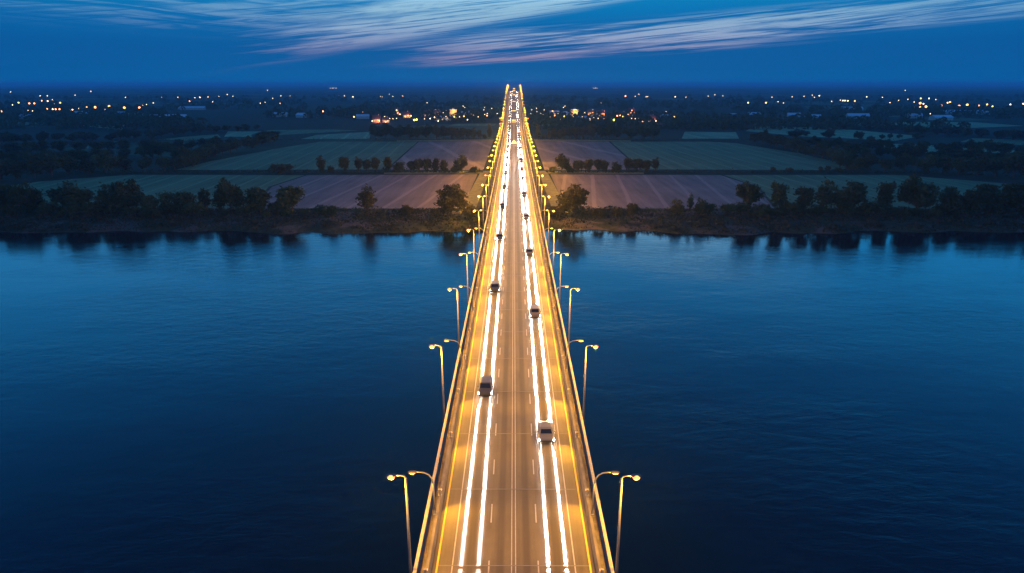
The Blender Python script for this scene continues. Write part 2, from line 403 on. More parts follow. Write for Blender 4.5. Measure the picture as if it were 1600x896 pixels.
for pts in ([(100, 227.5), (120, 224), (195, 221), (214, 222), (200, 225), (140, 226.5)], [(118, 231), (124, 227.8), (140, 228), (138, 231.5)], [(228, 237), (232, 233), (245, 233.5), (241, 237.5)], [(160, 225.5), (172, 222.6), (188, 221.8), (181, 225)]):
    v = [at(a, b, LAND+0.1) for a, b in pts]; q = MB(); q.add(v, [tuple(range(len(v)))]); po = q.build('pond', M['pond'])
    if po.data.polygons[0].normal.z < 0: po.data.flip_normals()
    tag(po, kind='structure')
V1 = [(750, 271), (765, 268), (742, 330), (716, 333)]
field('grass_verge', M['verge'], V1, 0.09); field('grass_verge', M['verge'], mx(V1), 0.09)
V2 = [(620, 219.6), (772, 217.5), (771, 220), (620, 221.3)]
field('grass_verge', M['verge'], V2, 0.1); field('grass_verge', M['verge'], mx(V2), 0.1)
V3 = [(600, 269.6), (768, 267), (764, 271), (600, 272)]
field('grass_verge', M['verge'], V3, 0.12); field('grass_verge', M['verge'], mx(V3), 0.12)

# ------------------------------------------------------------------ bridge
bridge = empty('road_bridge', (0, 0, 0))
tag(bridge, 'long straight concrete road bridge over the dark river, climbing towards the horizon', 'bridge')
d = MB()
yy = [y for y in ys]
d.loft([[(-4.2, y, dz(y)-2.3), (4.2, y, dz(y)-2.3), (5.4, y, dz(y)-0.9), (9.1, y, dz(y)-0.55), (9.1, y, dz(y)-0.012), (-9.1, y, dz(y)-0.012), (-9.1, y, dz(y)-0.55), (-5.4, y, dz(y)-0.9)] for y in yy])
d.build('deck', M['concrete'], bridge)
for s in (-1, 1):
    a, b = sorted((s*8.15, s*8.58)); mb = MB(); ribbon(mb, a, b, Y0, Y1, 0.16); rb = MB(); rbox(rb, a, b, -0.008, 0.16); rb.build('walkway', M['walk'], bridge)
    a, b = sorted((s*7.58, s*8.148)); rb = MB()
    yb = ys
    rb.loft([[(a, y, dz(y)-0.009), (b, y, dz(y)-0.009), (b-0.14, y, dz(y)+0.82), (a+0.14, y, dz(y)+0.82)] for y in yb]); rb.build('barrier', M['concrete'], bridge)
    a, b = sorted((s*8.583, s*9.12)); rb = MB(); rbox(rb, a, b, -0.6, 0.42); pp = rb.build('parapet', M['concrete'], bridge)
    a, b = sorted((s*8.70, s*9.02)); rb = MB(); rbox(rb, a, b, 1.02, 1.12); rbox(rb, s*8.86-0.03, s*8.86+0.03, 0.72, 0.78)
    y = Y0+1
    while y < 640:
        rb.box(s*8.86-0.05, s*8.86+0.05, y-0.05, y+0.05, dz(y)+0.40, dz(y)+1.03); y += 2.5
    rb.build('railing', M['rail'], bridge)
y = -15.0
while y < 1300:
    rb = MB(); zt = dz(y)-2.25
    rb.loft([[(-3.4*k, y-1.0, z), (-2.9*k, y-1.5, z), (2.9*k, y-1.5, z), (3.4*k, y-1.0, z), (3.4*k, y+1.0, z), (2.9*k, y+1.5, z), (-2.9*k, y+1.5, z), (-3.4*k, y+1.0, z)] for z, k in ((-3, 1.25), (0.5, 1.25), (0.8, 0.85), (zt-1.2, 0.85), (zt, 1.2))])
    rb.build('pier', M['concrete'], bridge); y += 50

# road surface
def road_mat():
    m = bpy.data.materials.new('road_asphalt'); m.use_nodes = True; t = NT(m.node_tree)
    b = t.n('ShaderNodeBsdfPrincipled'); o = t.n('ShaderNodeOutputMaterial'); t.link(b.outputs[0], o.inputs[0])
    g = t.n('ShaderNodeTexCoord'); s = t.n('ShaderNodeSeparateXYZ'); t.link(g.outputs['Object'], s.inputs[0])
    mp = t.n('ShaderNodeMapping'); t.link(g.outputs['Object'], mp.inputs[0]); mp.inputs['Scale'].default_value = (1.0, 0.06, 1)
    lng = t.noise(mp.outputs[0], 1.6, 5, 0.6); bl = t.noise(g.outputs['Object'], 0.25, 5, 0.6); gr = t.noise(g.outputs['Object'], 9.0, 3)
    f = t.m('ADD', t.m('ADD', t.m('MULTIPLY', lng, 0.45), t.m('MULTIPLY', bl, 0.35)), t.m('MULTIPLY', gr, 0.2))
    c = t.ramp(f, [(0.33, (0.095, 0.074, 0.048)), (0.65, (0.180, 0.142, 0.092))])
    ax = t.m('ABSOLUTE', s.outputs[0])
    def band(c0, hw): 
        dd = t.m('ABSOLUTE', t.m('SUBTRACT', ax, c0)); return t.m('SUBTRACT', 1.0, t.ss(dd, hw*0.3, hw))
    wear = t.m('MAXIMUM', band(1.25, 0.55), t.m('MULTIPLY', band(4.08, 0.5), 0.8))
    wear = t.m('MULTIPLY', wear, t.m('ADD', 0.35, t.m('MULTIPLY', bl, 0.6)))
    c = t.mix(t.m('MULTIPLY', wear, 0.8), c, (0.040, 0.032, 0.025, 1))
    t.link(c, b.inputs['Base Color']); b.inputs['Roughness'].default_value = 0.62; b.inputs['Specular IOR Level'].default_value = 0.35
    bp = t.n('ShaderNodeBump'); bp.inputs['Strength'].default_value = 0.15; bp.inputs['Distance'].default_value = 0.02; t.link(gr, bp.inputs['Height']); t.link(bp.outputs[0], b.inputs['Normal'])
    return m
r = MB(); ribbon(r, -7.575, 7.575, Y0, Y1, 0.0); road = tag(r.build('road', road_mat()), kind='structure')
mk = MB(); ribbon(mk, -0.24, -0.14, Y0, Y1, 0.005); ribbon(mk, 0.14, 0.24, Y0, Y1, 0.005)
for s in (-1, 1):
    a, b = sorted((s*5.64, s*5.76)); ribbon(mk, a, b, Y0, Y1, 0.005)
    y = Y0+3
    while y < 760:
        a, b = sorted((s*2.24, s*2.37)); ribbon(mk, a, b, y, y+3.2, 0.005); y += 9.0
tag(mk.build('road_markings', M['white_paint']), kind='structure')
mk = MB()
for s in (-1, 1):
    a, b = sorted((s*7.03, s*7.19)); ribbon(mk, a, b, Y0, Y1, 0.005)
tag(mk.build('road_markings', M['yellow_paint']), kind='structure')
y = 16.0; jt = None
while y < 600:
    if jt is None:
        mk = MB(); mk.box(-7.02, 7.02, -0.06, 0.06, -0.05, 0.009); jt = j = mk.build('expansion_joint', M['joint'], bridge)
    else:
        j = jt.copy(); col.objects.link(j); j.parent = bridge
    j.location = (0, y, dz(y)); j.rotation_euler = (math.atan((dz(y+1)-dz(y-1))/2), 0, 0)
    y += 12.5

# ------------------------------------------------------------------ lamps
def make_tall():
    r = empty('street_lamp', (0, 0, 0))
    b = MB(); b.box(-0.42, 0.12, -0.22, 0.22, -0.55, -0.02); b.tube([(0, 0, -0.03), (0, 0, 0.45)], [0.24, 0.17], 10); b.build('base', M['dark_steel'], r)
    p = MB(); p.tube([(0, 0, 0.4), (0, 0, 4), (0, 0, 10.5)], [0.15, 0.125, 0.085], 10); p.build('pole', M['steel'], r, True)
    a = MB(); a.tube([(0, 0, 10.45), (0.12, 0, 10.68), (0.45, 0, 10.78), (0.95, 0, 10.78)], [0.07, 0.06, 0.05, 0.05], 8); a.build('arm', M['steel'], r, True)
    h = MB(); h.loft([[(x, -wd, 10.74), (x, wd, 10.74), (x, wd*0.6, 10.74+hh), (x, -wd*0.6, 10.74+hh)] for x, wd, hh in ((0.8, 0.08, 0.10), (1.0, 0.2, 0.17), (1.5, 0.2, 0.15), (1.65, 0.1, 0.08))])
    hd = h.build('lamp_head', M['dark_steel'], r)
    g = MB(); g.ball((1.26, 0, 10.66), 0.34, 0.30, 0.24, 12, 8); g.build('bulb', M['bulb'], hd, True)
    return r
def make_short():
    r = empty('street_lamp', (0, 0, 0))
    b = MB(); b.box(-0.16, 0.16, -0.3, 0.3, 0, 0.1); b.tube([(0, 0, 0.09), (0, 0, 0.5)], [0.14, 0.11], 8); b.build('base', M['steel'], r)
    p = MB(); p.tube([(0, 0, 0.45), (0.05, 0, 2.2), (0.12, 0, 3.6)], [0.095, 0.085, 0.075], 8); p.build('pole', M['steel'], r, True)
    a = MB(); a.tube([(0.12, 0, 3.55), (0.22, 0, 4.15), (0.5, 0, 4.55), (0.95, 0, 4.78), (1.5, 0, 4.86), (1.85, 0, 4.86)], [0.075, 0.07, 0.065, 0.06, 0.055, 0.05], 8); a.build('arm', M['steel'], r, True)
    h = MB(); h.loft([[(x, -wd, 4.83), (x, wd, 4.83), (x, wd*0.6, 4.83+hh), (x, -wd*0.6, 4.83+hh)] for x, wd, hh in ((1.7, 0.06, 0.08), (1.9, 0.16, 0.14), (2.45, 0.16, 0.12), (2.6, 0.08, 0.06))])
    hd = h.build('lamp_head', M['dark_steel'], r)
    g = MB(); g.ball((2.18, 0, 4.77), 0.36, 0.17, 0.13, 10, 6); g.build('bulb', M['bulb'], hd, True)
    return r
def make_post():
    r = empty('barrier_light', (0, 0, 0))
    b = MB(); b.box(-0.2, 0.2, -0.16, 0.16, 0, 0.07); b.build('base', M['steel'], r)
    p = MB(); p.box(-0.09, 0.09, -0.09, 0.09, 0.06, 0.62); p.box(-0.16, 0.16, -0.13, 0.13, 0.60, 0.74); p.build('post', M['steel'], r)
    g = MB(); g.box(-0.19, -0.161, -0.10, 0.10, 0.62, 0.72); g.build('lens', M['bulb_small'], r)
    return r
TALL = make_tall(); SHORT = make_short(); POST = make_post()
tall_y = [22, 51.6, 82, 107.5, 131.5, 155, 179.5, 204]; 
while tall_y[-1] < 1225: tall_y.append(tall_y[-1]+(24.5 if tall_y[-1] < 700 else 36))
short_y = [30, 60.3, 97, 126, 153.5]
while short_y[-1] < 640: short_y.append(short_y[-1]+27.5)
post_y = [13.6+12.5*i for i in range(50)]
used = set(); rng_l = random.Random(4)
def first(proto):
    if proto.name in used: return copy_tree(proto)
    used.add(proto.name); return proto
for s, sd in ((-1, 'left'), (1, 'right')):
    rz = math.pi if s < 0 else 0.0
    for i, y in enumerate(tall_y):
        o = first(TALL); o.location = (s*9.28, y, dz(y)-0.05); o.rotation_euler = (0, 0, rz)
        k = i-1
        where = 'nearest of all to the camera' if i == 0 else ('%s from the camera' % ordw(i))
        tag(o, 'tall lit lamp post outside the %s parapet, %s' % (sd, where), 'street lamp', 'tall street lamps along the %s parapet' % sd)
        if 225 < y < 470:
            light('verge_fill', 'SPOT', o, (1.3, 0, 10.3), 28000, SODIUM, 0.25, rot=(0, R(-56), 0), spot=R(100), blend=0.9)  # added spot without a fixture, brightens the verges and nearby trees
        if y < 1200:
            light('lamp_light', 'POINT', o, (1.26, 0, 10.3), rng_l.uniform(.8, 1.2)*(5200 if y < 235 else (3600 if y < 480 else 1900)), SODIUM, 0.25)
    for i, y in enumerate(short_y):
        o = first(SHORT); o.location = (s*8.02, y, dz(y)+0.81); o.rotation_euler = (0, 0, rz)
        where = 'nearest of all to the camera' if i == 0 else ('%s from the camera' % ordw(i))
        tag(o, 'short curved lamp post leaning out from the %s barrier, %s' % (sd, where), 'street lamp', 'short curved lamps along the %s barrier' % sd)
        if y < 700:
            light('lamp_light', 'POINT', o, (2.18, 0, 4.5), rng_l.uniform(.8, 1.2)*1000, SODIUM, 0.2)
    for i, y in enumerate(post_y):
        o = first(POST); o.location = (s*7.86, y, dz(y)+0.815); o.rotation_euler = (0, 0, 0 if s > 0 else math.pi)
        tag(o, 'small square amber light post on the %s barrier, %s from the camera' % (sd, ordw(i)), 'barrier light', 'small light posts on the %s barrier' % sd)
        if y < 420:
            light('barrier_lamp', 'SPOT', o, (-0.30, 0, 0.66), rng_l.uniform(.75, 1.25)*(1900 if y < 240 else 650), SODIUM, 0.22, rot=(R(-62) if s > 0 else R(62), 0, R(0)), spot=R(105), blend=1.0)
            l = o.children[-1] if o.children else None
# aim the barrier spots inward and a little towards the camera end
for o in list(col.objects):
    if o.type == 'LIGHT' and o.name.startswith('barrier_lamp'):
        s = 1 if o.parent.location.x > 0 else -1
        dvec = Vector((-s*1.0, -1.05, -0.24)); inv = Matrix.Rotation(-o.parent.rotation_euler.z, 3, 'Z')
        o.rotation_euler = (inv @ dvec).to_track_quat('-Z', 'Y').to_euler()

# ------------------------------------------------------------------ vehicles
def ring(y, hw, z0, z1, tw, ch=0.10):
    """closed cross-section: half width hw at the waist, tw at the top"""
    return [(-hw+ch, y, z0), (hw-ch, y, z0), (hw, y, z0+ch), (hw, y, z1-ch*1.6), (tw, y, z1-ch*0.3), (tw-ch, y, z1), (-tw+ch, y, z1), (-tw, y, z1-ch*0.3), (-hw, y, z1-ch*1.6), (-hw, y, z0+ch)]
def quad(mb, a, b, c, d_, th=0.012):
    a, b, c, d_ = map(Vector, (a, b, c, d_)); n = (b-a).cross(d_-a).normalized()*th
    mb.add([a+n, b+n, c+n, d_+n, a-n, b-n, c-n, d_-n], [(0,1,2,3),(7,6,5,4),(0,4,5,1),(1,5,6,2),(2,6,7,3),(3,7,4,0)])
def wheels(r, hw, ya, yb, rad=0.33):
    for yy in (ya, yb):
        for s in (-1, 1):
            t = MB(); xo = s*(hw-0.02); xi = s*(hw-0.24)
            t.tube([(xi, yy, rad), (xi+s*0.03, yy, rad), (xo-s*0.03, yy, rad), (xo, yy, rad)], [rad*0.92, rad, rad, rad*0.92], 14)
            wh = t.build('wheel', M['rubber'], r)
            q = MB(); q.tube([(xo-s*0.01, yy, rad), (xo+s*0.012, yy, rad)], [rad*0.6, rad*0.55], 10); q.build('rim', M['rim'], wh)
HL = 0.86
def lamps(r, yf, z, hw, wd=0.34, ht=0.2, yr=None, zr=0.85):
    for s in (-1, 1):
        x = s*min(HL, hw-wd/2-0.02)
        h = MB(); h.loft([[(x-wd/2, yf-dy, z-ht/2), (x+wd/2, yf-dy, z-ht/2), (x+wd/2, yf-dy+k, z+ht/2), (x-wd/2, yf-dy+k, z+ht/2)] for dy, k in ((-0.05, 0.02), (0.03, 0.10))])
        h.build('headlight', M['headlamp'], r)
        q = MB(); q.box(s*(hw-0.16)-0.1, s*(hw-0.16)+0.1, yr-0.02, yr+0.03, zr-0.12, zr+0.12); q.build('taillight', M['tail'], r)
def mirrors(r, y, z, hw):
    for s in (-1, 1):
        q = MB(); q.ball((s*(hw+0.1), y, z), 0.11, 0.07, 0.08, 8, 5); q.build('mirror', M['trim'], r, True)
def make_car(kind):
    r = empty('car', (0, 0, 0)); hw = 1.0
    b = MB()
    if kind == 'saloon':
        L = [(-2.25, 0.80, 0.30, 0.62, 0.70), (-2.1, 0.97, 0.24, 0.74, 0.85), (-1.2, 1.0, 0.22, 0.92, 0.9), (0.9, 1.0, 0.22, 0.98, 0.92), (1.9, 0.99, 0.24, 0.98, 0.88), (2.2, 0.86, 0.32, 0.90, 0.76)]
        C = [(-1.15, 0.80, 0.88, 0.95, 0.78), (-0.35, 0.84, 0.9, 1.42, 0.66), (0.75, 0.84, 0.9, 1.44, 0.66), (1.65, 0.80, 0.9, 1.0, 0.74)]
    else:
        L = [(-2.25, 0.84, 0.34, 0.80, 0.74), (-2.1, 0.98, 0.28, 0.94, 0.88), (-1.2, 1.0, 0.26, 1.08, 0.92), (1.0, 1.0, 0.26, 1.12, 0.94), (2.1, 0.99, 0.28, 1.12, 0.9), (2.25, 0.92, 0.36, 1.05, 0.84)]
        C = [(-1.15, 0.84, 1.02, 1.10, 0.80), (-0.5, 0.87, 1.05, 1.66, 0.70), (1.7, 0.87, 1.05, 1.68, 0.70), (2.15, 0.84, 1.0, 1.14, 0.78)]
    b.loft([ring(*q) for q in L]); b.loft([ring(q[0], q[1], q[2], q[3], q[4], 0.05) for q in C])
    b.build('body', M['trim'], r)
    (y0, a0, _, z0, t0), (y1, a1, _, z1, t1), (y2, a2, _, z2, t2), (y3, a3, _, z3, t3) = C
    g = MB(); quad(g, (-t0+.06, y0-0.02, z0+0.02), (t0-.06, y0-0.02, z0+0.02), (t1-.08, y1-0.03, z1-0.05), (-t1+.08, y1-0.03, z1-0.05)); g.build('windscreen', M['glass'], r)
    g = MB(); quad(g, (t3-.06, y3+0.03, z3+0.02), (-t3+.06, y3+0.03, z3+0.02), (-t2+.08, y2+0.05, z2-0.05), (t2-.08, y2+0.05, z2-0.05)); g.build('rear_window', M['glass'], r)
    for s in (-1, 1):
        g = MB(); quad(g, (s*(a1+.008), y1-0.25, z0+0.02), (s*(a2+.008), y2+0.35, z0+0.02), (s*(t2+.02), y2, z2-0.12), (s*(t1+.02), y1+0.08, z1-0.12), 0.01); g.build('side_window', M['glass'], r)
    wheels(r, hw, -1.38, 1.36); lamps(r, -2.18, 0.60 if kind == 'saloon' else 0.76, hw, yr=2.18, zr=0.8)
    mirrors(r, y0+0.3, z0+0.08, 0.95)
    g = MB(); g.box(-0.55, 0.55, -2.285, -2.22, 0.36, 0.54); g.build('grille', M['trim'], r)
    return r
def make_van():
    r = empty('van', (0, 0, 0)); hw = 1.03
    b = MB(); b.loft([ring(*q) for q in [(-2.55, 0.84, 0.38, 0.95, 0.76), (-2.4, 1.0, 0.30, 1.12, 0.9), (-1.75, 1.03, 0.28, 1.28, 0.94), (-1.0, 1.03, 0.28, 2.12, 0.86), (-0.6, 1.03, 0.28, 2.26, 0.88), (2.4, 1.03, 0.30, 2.26, 0.88), (2.55, 0.98, 0.34, 2.18, 0.84)]])
    b.build('body', M['trim'], r)
    g = MB(); quad(g, (-0.86, -1.78, 1.30), (0.86, -1.78, 1.30), (0.80, -1.06, 2.06), (-0.80, -1.06, 2.06), 0.03); g.build('windscreen', M['glass'], r)
    for s in (-1, 1):
        g = MB(); quad(g, (s*1.035, -1.5, 1.32), (s*1.035, -0.45, 1.32), (s*0.965, -0.5, 1.88), (s*0.965, -1.08, 1.88), 0.012); g.build('side_window', M['glass'], r)
    wheels(r, hw, -1.6, 1.6, 0.35); lamps(r, -2.47, 0.80, hw, yr=2.54, zr=1.05); mirrors(r, -1.45, 1.4, 1.0)
    g = MB(); g.box(-0.5, 0.5, -2.585, -2.52, 0.46, 0.66); g.build('grille', M['trim'], r)
    return r
def make_lorry():
    r = empty('lorry', (0, 0, 0)); hw = 1.12
    b = MB(); b.loft([ring(*q) for q in [(-3.55, 1.0, 0.42, 2.0, 0.92), (-3.42, 1.10, 0.38, 2.45, 1.0), (-2.6, 1.12, 0.38, 2.65, 1.02), (-1.85, 1.12, 0.40, 2.70, 1.02)]]); b.build('cab', M['trim'], r)
    c = MB(); c.box(-1.16, 1.16, -1.7, 3.55, 0.95, 3.15); c.build('cargo_box', M['trim'], r)
    f = MB(); f.box(-0.5, 0.5, -1.9, 3.5, 0.5, 0.94); f.build('chassis', M['dark_steel'], r)
    g = MB(); quad(g, (-0.94, -3.56, 1.45), (0.94, -3.56, 1.45), (0.90, -3.46, 2.15), (-0.90, -3.46, 2.15), 0.03); g.build('windscreen', M['glass'], r)
    for s in (-1, 1):
        g = MB(); quad(g, (s*1.125, -3.3, 1.4), (s*1.125, -2.5, 1.4), (s*1.105, -2.5, 2.1), (s*1.105, -3.2, 2.1), 0.012); g.build('side_window', M['glass'], r)
    wheels(r, hw, -2.7, 2.2, 0.45); lamps(r, -3.5, 0.75, hw, yr=3.55, zr=0.8); mirrors(r, -3.3, 1.7, 1.15)
    g = MB(); g.box(-0.6, 0.6, -3.59, -3.52, 0.62, 1.0); g.build('grille', M['trim'], r)
    return r
PROTO = {'saloon car': make_car('saloon'), 'estate car': make_car('estate'), 'van': make_van(), 'box lorry': make_lorry()}
PAINT = {'white': (0.28, 0.28, 0.27), 'beige': (0.13, 0.11, 0.085), 'silver': (0.15, 0.15, 0.155), 'black': (0.02, 0.02, 0.022), 'dark grey': (0.05, 0.052, 0.056), 'dark blue': (0.02, 0.035, 0.09), 'dark red': (0.16, 0.02, 0.02)}
PM = {k: mat('car_paint_'+k.replace(' ', '_'), v, 0.28, 0.0, var=0) for k, v in PAINT.items()}
def beam(parent, x, y, z):  # headlamp spots squeezed thin and overdriven to draw light-trail streaks on the road
    BEAM_W = 400000.0 if parent.location.y < 210 else (230000.0 if parent.location.y < 520 else 330000.0)
    light('dipped_streak_beam', 'SPOT', parent, (x, y, z), BEAM_W, WHITE, 0.05, rot=(R(90-7.5), 0, math.pi), spot=R(32), blend=1.0, scale=(0.058, 1.0, 1.0))
    if parent.location.y < 520: light('main_streak_beam', 'SPOT', parent, (x, y, z), BEAM_W*16, WHITE, 0.05, rot=(R(90-2.5), 0, math.pi), spot=R(5.2), blend=1.0, scale=(0.16, 1.0, 1.0))
used = set()
for s, sd in ((-1, 'left'), (1, 'right')):
    rng = random.Random(5 if s < 0 else 9)
    y = 91.0 if s < 0 else 78.0; i = 0; nv = 0
    while y < 1200:
        kd = rng.choices(['saloon car', 'estate car', 'van'], [5, 4, 0.0 if y < 260 else 3])[0]
        pc = rng.choices(list(PAINT), [0.0 if y < 260 else 0.8, 3, 2, 1.5, 3, 1, 1])[0]
        if kd == 'van': pc = rng.choice(['beige', 'silver', 'silver', 'dark grey'])
        pr = PROTO[kd]
        if kd not in used: used.add(kd); o = pr
        else: o = copy_tree(pr, None, None if y < 330 else ('body', 'cab', 'cargo_box', 'windscreen', 'headlight', 'rear_window'))
        sl_ = (dz(y+2)-dz(y-2))/4
        o.location = (s*4.08, y, dz(y)+0.006); o.rotation_euler = (math.atan(sl_), 0, 0)
        for c in o.children:
            if c.name.split('.')[0] in ('body', 'cab', 'cargo_box'):
                c.material_slots[0].link = 'OBJECT'; c.material_slots[0].material = PM[pc]
        vis = y > 45
        where = ('%s vehicle from camera' % ordw(nv)) if vis else 'passing beneath the camera'
        tag(o, '%s %s with white headlights in the %s lane, %s' % (pc, kd, sd, where), 'van' if kd == 'van' else ('lorry' if 'lorry' in kd else 'car'), 'vehicles in the %s stream of traffic' % sd)
        if vis: nv += 1
        if y < 1000 and y > 0:
            hz = {'saloon car': 0.6, 'estate car': 0.76, 'van': 0.8, 'box lorry': 0.75}[kd]; hy = {'saloon car': -2.3, 'estate car': -2.3, 'van': -2.6, 'box lorry': -3.62}[kd]
            for t in (-1, 1): beam(o, t*0.82, hy, hz)
        y += rng.uniform(46, 52) if y < 300 else (rng.uniform(34, 40) if y < 520 else rng.uniform(13, 17))
for kd, pr in PROTO.items():
    if kd not in used:
        for c in list(pr.children):
            for q in list(c.children): bpy.data.objects.remove(q)
            bpy.data.objects.remove(c)
        bpy.data.objects.remove(pr)

# ------------------------------------------------------------------ far gantries and masts on the climbing road
def post_on(y): return Vector((0, y, dz(y)))
g = empty('median_mast', post_on(508)); tag(g, 'slender median mast with a cross bar above a small golden tent-shaped canopy', 'mast')
q = MB(); q.tube([(0, 0, 3.0), (0, 0, 16)], [0.16, 0.10], 8); q.build('pole', M['rail'], g)
q = MB(); q.box(-1.7, 1.7, -0.12, 0.12, 16.0, 16.3); q.build('cross_bar', M['sign'], g)
q = MB(); q.add([(-2.1, -1.5, 0.9), (2.1, -1.5, 0.9), (2.1, 1.5, 0.9), (-2.1, 1.5, 0.9), (0, 0, 3.4)], [(0, 1, 4), (1, 2, 4), (2, 3, 4), (3, 0, 4), (3, 2, 1, 0)]); q.build('canopy', M['sign'], g)  # canopy is no lamp; its golden light is put in as material glow
q = MB()
for a in (-1.9, 1.9):
    for b in (-1.3, 1.3): q.box(a-0.06, a+0.06, b-0.06, b+0.06, 0, 0.91)
q.build('canopy_legs', M['rail'], g)
for i, y in enumerate((660, 750, 860, 960, 1060, 1160)):
    g = empty('sign_gantry', post_on(y)); tag(g, 'small lit sign gantry on the central reservation, %s up the far slope' % ordw(i), 'sign gantry', 'lit sign gantries on the far slope of the bridge')
    q = MB()
    for a in (-1.6, 1.6): q.tube([(a, 0, 0), (a, 0, 4.2)], 0.10, 6)
    q.build('frame', M['rail'], g)
    q = MB(); q.box(-1.9, 1.9, -0.12, 0.12, 4.2, 4.9 if i != 5 else 5.2); q.build('sign_panel', M['sign'], g)
for s, sd in ((-1, 'left'), (1, 'right')):
    g = empty('lit_frame', (s*9.2, 690, dz(690))); tag(g, 'golden lit steel bracket frame jutting out from the %s side of the far slope' % sd, 'lamp bracket', 'lit bracket frames on the far slope')
    q = MB(); q.box(min(0, s*4.6), max(0, s*4.6), -0.12, 0.12, 2.6, 2.9); q.box(s*4.5-0.1, s*4.5+0.1, -0.1, 0.1, -3.2, 2.62); q.box(s*2.4-0.1, s*2.4+0.1, -0.1, 0.1, -3.2, 2.62); q.build('frame', M['rail'], g)
    for a, b in ((4.5, 3.1), (2.4, 3.1), (4.5, -2.0), (2.4, -2.0)):
        q = MB(); q.ball((s*a, -0.25, b), 0.5, 0.3, 0.5, 8, 5); q.build('lamp', M['bulb_small'], g, True)

# ------------------------------------------------------------------ trees
def leaf(mb, c, sz, rng):
    a = Vector((rng.gauss(0, 1), rng.gauss(0, 1), rng.gauss(0, 1))).normalized(); b = a.orthogonal().normalized()
    b = Matrix.Rotation(rng.uniform(0, 6.28), 3, a) @ b; e = a.cross(b)
    b *= sz*rng.uniform(0.6, 1.2); e *= sz*rng.uniform(0.35, 0.75)
    k = len(mb.v); mb.v += [tuple(c-b), tuple(c-e*0.9), tuple(c+b), tuple(c+e)]; mb.f.append((k, k+1, k+2, k+3))
def tree_meshes(kind, seed):
    rng = random.Random(seed); T = MB(); Cn = MB()
    # unit tree: height 1
    P = {'broad': (0.55, 0.41, 0.47, 72, 46, 0.052), 'oval': (0.53, 0.29, 0.47, 64, 44, 0.050), 'airy': (0.56, 0.28, 0.44, 52, 22, 0.044),
         'column': (0.52, 0.15, 0.48, 52, 36, 0.042), 'umbrella': (0.63, 0.50, 0.37, 72, 46, 0.052), 'bush': (0.46, 0.52, 0.48, 50, 34, 0.075)}[kind]
    cz, rx, rzz, ncl, nl, sz = P
    if kind != 'bush':
        lean = rng.uniform(-.02, .02)
        T.tube([(0, 0, -0.03), (lean*.3, 0, 0.12), (lean, .01, 0.32), (lean*1.5, .01, cz+0.05)], [0.034, 0.026, 0.020, 0.008], 7)
    else:
        for k in range(4):
            a = k*1.6+rng.random(); T.tube([(0.03*math.cos(a), 0.03*math.sin(a), -0.04), (0.22*math.cos(a), 0.22*math.sin(a), 0.45)], [0.03, 0.012], 5)
    sub = [(Vector((0, 0, cz)), rx, rzz)]
    if kind in ('broad', 'umbrella', 'oval', 'bush'):
        for k in range(5):
            a = rng.uniform(0, 6.28); sub.append((Vector((rx*0.45*math.cos(a), rx*0.45*math.sin(a), cz+rng.uniform(-.35, .3)*rzz)), rx*rng.uniform(.5, .68), rzz*rng.uniform(.5, .72)))
    for k in range(ncl):
        c0, ax, az = sub[k % len(sub)]
        dv = Vector((rng.gauss(0, 1), rng.gauss(0, 1), rng.gauss(0, 1))).normalized(); rr = rng.uniform(0.25, 0.97)
        cc = c0 + Vector((dv.x*ax*rr, dv.y*ax*rr, dv.z*az*rr))
        cc.z = max(cc.z, {'umbrella': 0.34, 'broad': 0.14}.get(kind, 0.07))
        cr = rng.uniform(0.065, 0.115)*(1.5 if kind == 'bush' else 1)*(0.75 if kind in ('column', 'airy') else 1)
        if kind != 'bush' and k % 3 == 0:
            st = Vector((0, 0, rng.uniform(0.2, cz*0.8))); mid = (st+cc)/2 + Vector((0, 0, -0.02))
            T.tube([st, mid, cc], [0.012, 0.007, 0.003], 5)
        for q in range(nl):
            p = cc + Vector((rng.gauss(0, 1), rng.gauss(0, 1), rng.gauss(0, .8)))*cr*0.62
            leaf(Cn, p, sz, rng)
    return T, Cn
TREES = {}
def tree_proto(kind, var, leafm):
    key = (kind, var, leafm)
    if key not in TREES:
        T, Cn = tree_meshes(kind, hash(kind) % 1 + sum(map(ord, kind))*7 + var)
        me = []
        for nm, mb, mm in (('trunk', T, 'bark'), ('crown', Cn, leafm)):
            d_ = bpy.data.meshes.new(nm); d_.from_pydata(mb.v, [], mb.f); d_.update(); d_.materials.append(M[mm]); me.append(d_)
        TREES[key] = me
    return TREES[key]
trng = random.Random(77)
def tree(px, py, hpx, wpx, kind, label, group=None, leafm='leaf', z=LAND):
    p = at(px, py, z); dep = p.y*math.cos(PITCH) + (CAM_Z-z)*math.sin(PITCH)
    hgt = hpx*dep/FPX/0.97; wid = wpx*dep/FPX
    base_w = {'broad': 0.86, 'oval': 0.62, 'airy': 0.60, 'column': 0.36, 'umbrella': 1.08, 'bush': 1.1}[kind]
    sx = wid/base_w
    nm = 'bush' if kind == 'bush' else 'tree'
    o = empty(nm, (p.x, p.y, p.z), trng.uniform(0, 6.28), (sx, sx, hgt))
    me = tree_proto(kind, trng.randrange(3), leafm)
    for n_, d_ in (('trunk', me[0]), ('crown', me[1])):
        c = bpy.data.objects.new(n_, d_); col.objects.link(c); c.parent = o
    tag(o, label, 'bush' if kind == 'bush' else 'tree', group)
    return o
KW = {'broad': 'broad round', 'oval': 'oval dense', 'airy': 'thin airy', 'column': 'narrow columnar', 'umbrella': 'wide umbrella-shaped', 'bush': 'low rounded'}
